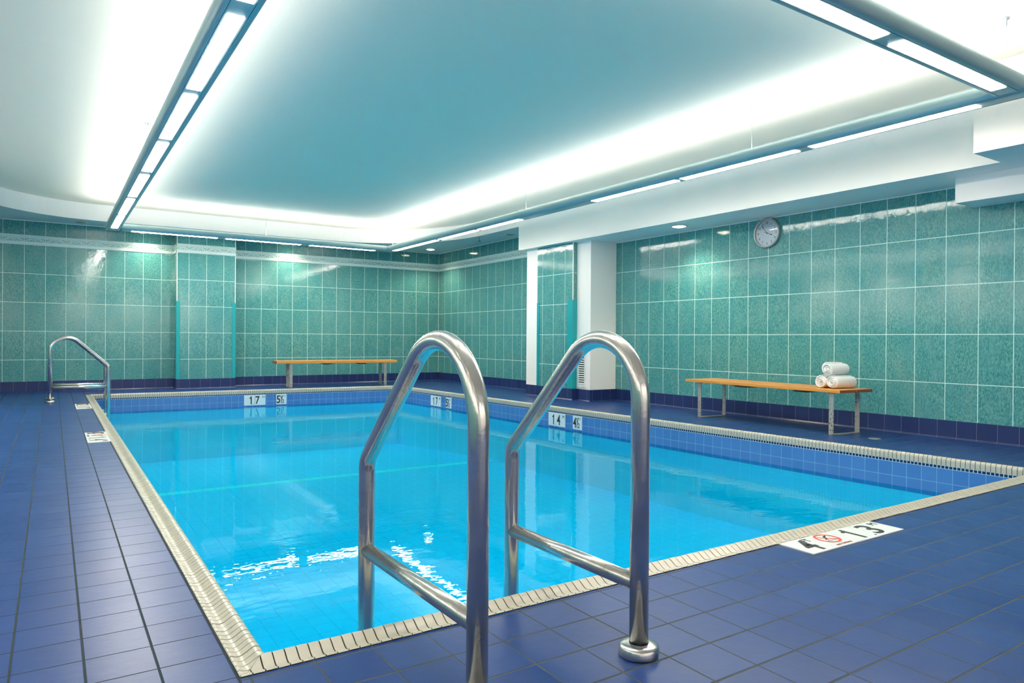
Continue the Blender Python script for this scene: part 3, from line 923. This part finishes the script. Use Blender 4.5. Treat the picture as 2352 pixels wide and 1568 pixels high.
# ------------------------------------------------------------------ depth markers
def frame_mat(origin, xd, yd):
    x = Vector(xd).normalized(); y = Vector(yd).normalized(); z = x.cross(y)
    mt = Matrix((x, y, z)).transposed().to_4x4(); mt.translation = Vector(origin)
    return mt
def marker(mt, tiles, label, floor_=False):
    """tiles: list of (x0, width, [(text, x, y, w, h, bold, mat)]); marker height .162; local frame mt"""
    r = empty('depth_marker', mt.translation, 0, label, 'depth marker', 'pool depth marker tiles')
    inv = Matrix.Translation(-mt.translation) @ mt
    for x0, w, items, extra in tiles:
        b = MB(); b.box(x0 + .001, .001, -.004, x0 + w - .001, .161, .004, 0, .001, 1)
        b.bm.transform(inv)
        tl = b.build('tile', M['plate'], r)
        for body, x, y, tw, thh, bold, mk in items:
            me = text_mesh(body, tw, thh, bold)
            me.transform(inv @ Matrix.Translation((x0 + x, y, .004)))
            me.materials.append(M[mk])
            o = bpy.data.objects.new('lettering', me); COL.objects.link(o); o.parent = tl
        if extra:
            for nm, bb, mk in no_diving(x0):
                bb.bm.transform(inv @ Matrix.Translation((0, 0, .004)))
                bb.build(nm, M[mk], tl)
    return r
def no_diving(x0):
    cx_, cy_ = x0 + .080, .098
    out = []
    b = MB()
    n_ = 56
    vi = [b.bm.verts.new((cx_ + .045 * math.cos(2 * PI * k / n_), cy_ + .045 * math.sin(2 * PI * k / n_), .0010)) for k in range(n_)]
    vo = [b.bm.verts.new((cx_ + .057 * math.cos(2 * PI * k / n_), cy_ + .057 * math.sin(2 * PI * k / n_), .0010)) for k in range(n_)]
    for k in range(n_): b.bm.faces.new([vi[k], vo[k], vo[(k + 1) % n_], vi[(k + 1) % n_]])
    a = math.radians(-42); d = Vector((math.cos(a), math.sin(a))); pn = Vector((-d.y, d.x))
    c0 = Vector((cx_, cy_))
    q = [c0 + d * .047 + pn * .004, c0 - d * .047 + pn * .004, c0 - d * .047 - pn * .004, c0 + d * .047 - pn * .004]
    f = [b.bm.verts.new((v.x, v.y, .0012)) for v in q]; b.bm.faces.new(f)
    out.append(('no_symbol', b, 'red'))
    b = MB()
    def limb(p, q, w0, w1):
        p, q = Vector(p), Vector(q); e = (q - p).normalized(); nn = Vector((-e.y, e.x))
        pts = [p + nn * w0, p - nn * w0, q - nn * w1, q + nn * w1]
        b.bm.faces.new([b.bm.verts.new((cx_ + v.x, cy_ + v.y, .0006)) for v in pts])
    limb((.012, .026), (-.006, .002), .006, .006)       # diver head first
    limb((.030, .030), (.010, .022), .003, .005)
    limb((-.006, .002), (-.026, -.012), .003, .002)
    limb((-.004, .006), (-.020, -.020), .003, .002)
    limb((-.036, -.026), (.030, -.026), .0018, .0018)
    k_ = 14
    b.bm.faces.new([b.bm.verts.new((cx_ - .014 + .006 * math.cos(2 * PI * i / k_), cy_ - .004 + .006 * math.sin(2 * PI * i / k_), .0007)) for i in range(k_)])
    out.append(('diver_figure', b, 'black'))
    return out
def t_m(d0, d1):
    return [(0, .161, [(d0, (.080 if d0 == '1' else .06), .018, .034, .126, .0, 'black'), ('.', .128, .016, .010, .010, .0, 'black')], 0),
            (.163, .161, [(d1, .008, .018, .062, .126, .015, 'black'), ('M', .112, .108, .034, .036, .0, 'black')], 0)]
def t_half(d, x0=0.0):
    return [(x0, .163, [(d, .008, .020, .056, .124, .02, 'black'), ('1', .062, .086, .020, .056, .01, 'black'), ('/', .070, .020, .036, .124, .0, 'black'), ('2', .092, .020, .034, .060, .01, 'black'), ('FT', .112, .118, .036, .026, .0, 'black')], 0)]
# on the far pool wall
def wall_pt(i, t, z, off=.0042):
    a = Vector(INNER[i]); b_ = Vector(INNER[(i + 1) % 4]); e = (b_ - a).normalized(); nn = Vector((-e.y, e.x))
    return a, e, nn
def on_wall(i, along_pt, z):
    a, e, nn = wall_pt(i, 0, z)
    s = (Vector(along_pt) - a).dot(e)
    p = a + e * s + nn * .0042
    xd = -e                                    # reading direction seen from inside the pool
    return frame_mat((p.x, p.y, z), (xd.x, xd.y, 0), (0, 0, 1))
marker(on_wall(2, (2.510, 11.46), -.226), t_m('1', '7'), 'two white tiles reading 1.7 M on the far pool side')
marker(on_wall(2, (2.995, 11.45), -.226), t_half('5'), 'white tile reading 5 1/2 FT on the far pool side')
marker(on_wall(1, (5.06, 10.10), -.228), t_m('1', '7'), 'two white tiles reading 1.7 M on the right pool side near the far corner')
marker(on_wall(1, (5.06, 9.61), -.228), t_half('5'), 'white tile reading 5 1/2 FT on the right pool side near the far corner')
marker(on_wall(1, (5.20, 7.045), -.224), t_m('1', '4'), 'two white tiles reading 1.4 M on the right pool side')
marker(on_wall(1, (5.20, 6.575), -.224), t_half('4'), 'white tile reading 4 1/2 FT on the right pool side')
# on the deck
nd = ('NO DIVING', .028, .014, .104, .013, .0, 'brown')
def deck_tiles(ft, m0, m1):
    return ft + [(.164, .163, [nd], 1), (.328, .163, [(m0, .05, .018, .036, .126, .0, 'black'), ('.', .150, .016, .010, .010, .0, 'black')], 0), (.492, .188, [(m1, .016, .018, .070, .126, .012, 'black'), ('M', .125, .106, .036, .036, .0, 'black')], 0)]
ft4 = [(0, .163, [('4', .045, .016, .072, .124, .012, 'black'), ('FT', .112, .108, .040, .036, .004, 'black')], 0)]
marker(frame_mat((2.523, 1.648, .0005), (1, .004, 0), (0, 1, 0)), deck_tiles(ft4, '1', '3'), 'white deck tiles reading 4 FT and 1.3 M with a red no diving sign')
marker(frame_mat((.235, 7.131, .0005), (0, -1, 0), (1, 0, 0)), deck_tiles(t_half('4'), '1', '4'), 'white depth tiles on the left deck, nearer the camera than the left ladder')
marker(frame_mat((.232, 10.190, .0005), (0, -1, 0), (1, 0, 0)), deck_tiles(t_half('5'), '1', '7'), 'white no diving depth tiles on the left deck beside the left ladder')

# ------------------------------------------------------------------ floor drain
fd = empty('floor_drain', (5.99, 3.345, 0), 0, 'small grey floor drain cover on the deck in front of the towel bench', 'drain')
b = MB(); b.lathe([(0, .0), (.052, .0), (.052, .003), (.046, .004), (0, .004)], 32); b.build('cover', M['drain'], fd)

# ------------------------------------------------------------------ world, camera, view
w = bpy.data.worlds.new('World'); sc.world = w
w.use_nodes = True
bg = w.node_tree.nodes.get('Background')
bg.inputs[0].default_value = (.55, .75, .80, 1); bg.inputs[1].default_value = .0

cd = bpy.data.cameras.new('Camera'); cam = bpy.data.objects.new('Camera', cd); COL.objects.link(cam)
cd.sensor_width = 36.0; cd.sensor_fit = 'HORIZONTAL'
cd.lens = 1604.993 / 2352 * 36.0
cd.clip_start = .02
fw = Vector((.5495295935896278, .8354668200788254, -.0035239631941621))
rt = Vector((.8354654106100848, -.5494994852675082, .006918335411493063))
upv = Vector((-.0038436237251851, .006745979403979988, .9999698587050213))
R3 = Matrix((rt, upv, -fw)).transposed()
cam.matrix_world = Matrix.Translation((0, 0, .846)) @ R3.to_4x4()
sc.camera = cam

sc.view_settings.view_transform = 'Standard'
sc.view_settings.look = 'None'
sc.view_settings.gamma = 1.0
sc.view_settings.exposure = EXPOSURE
sc.view_settings.use_curve_mapping = False
cy_ = sc.cycles
cy_.max_bounces = 10; cy_.diffuse_bounces = 6; cy_.glossy_bounces = 5; cy_.transparent_max_bounces = 12
cy_.caustics_reflective = False; cy_.caustics_refractive = False
cy_.sample_clamp_indirect = 6.0
cy_.use_denoising = True
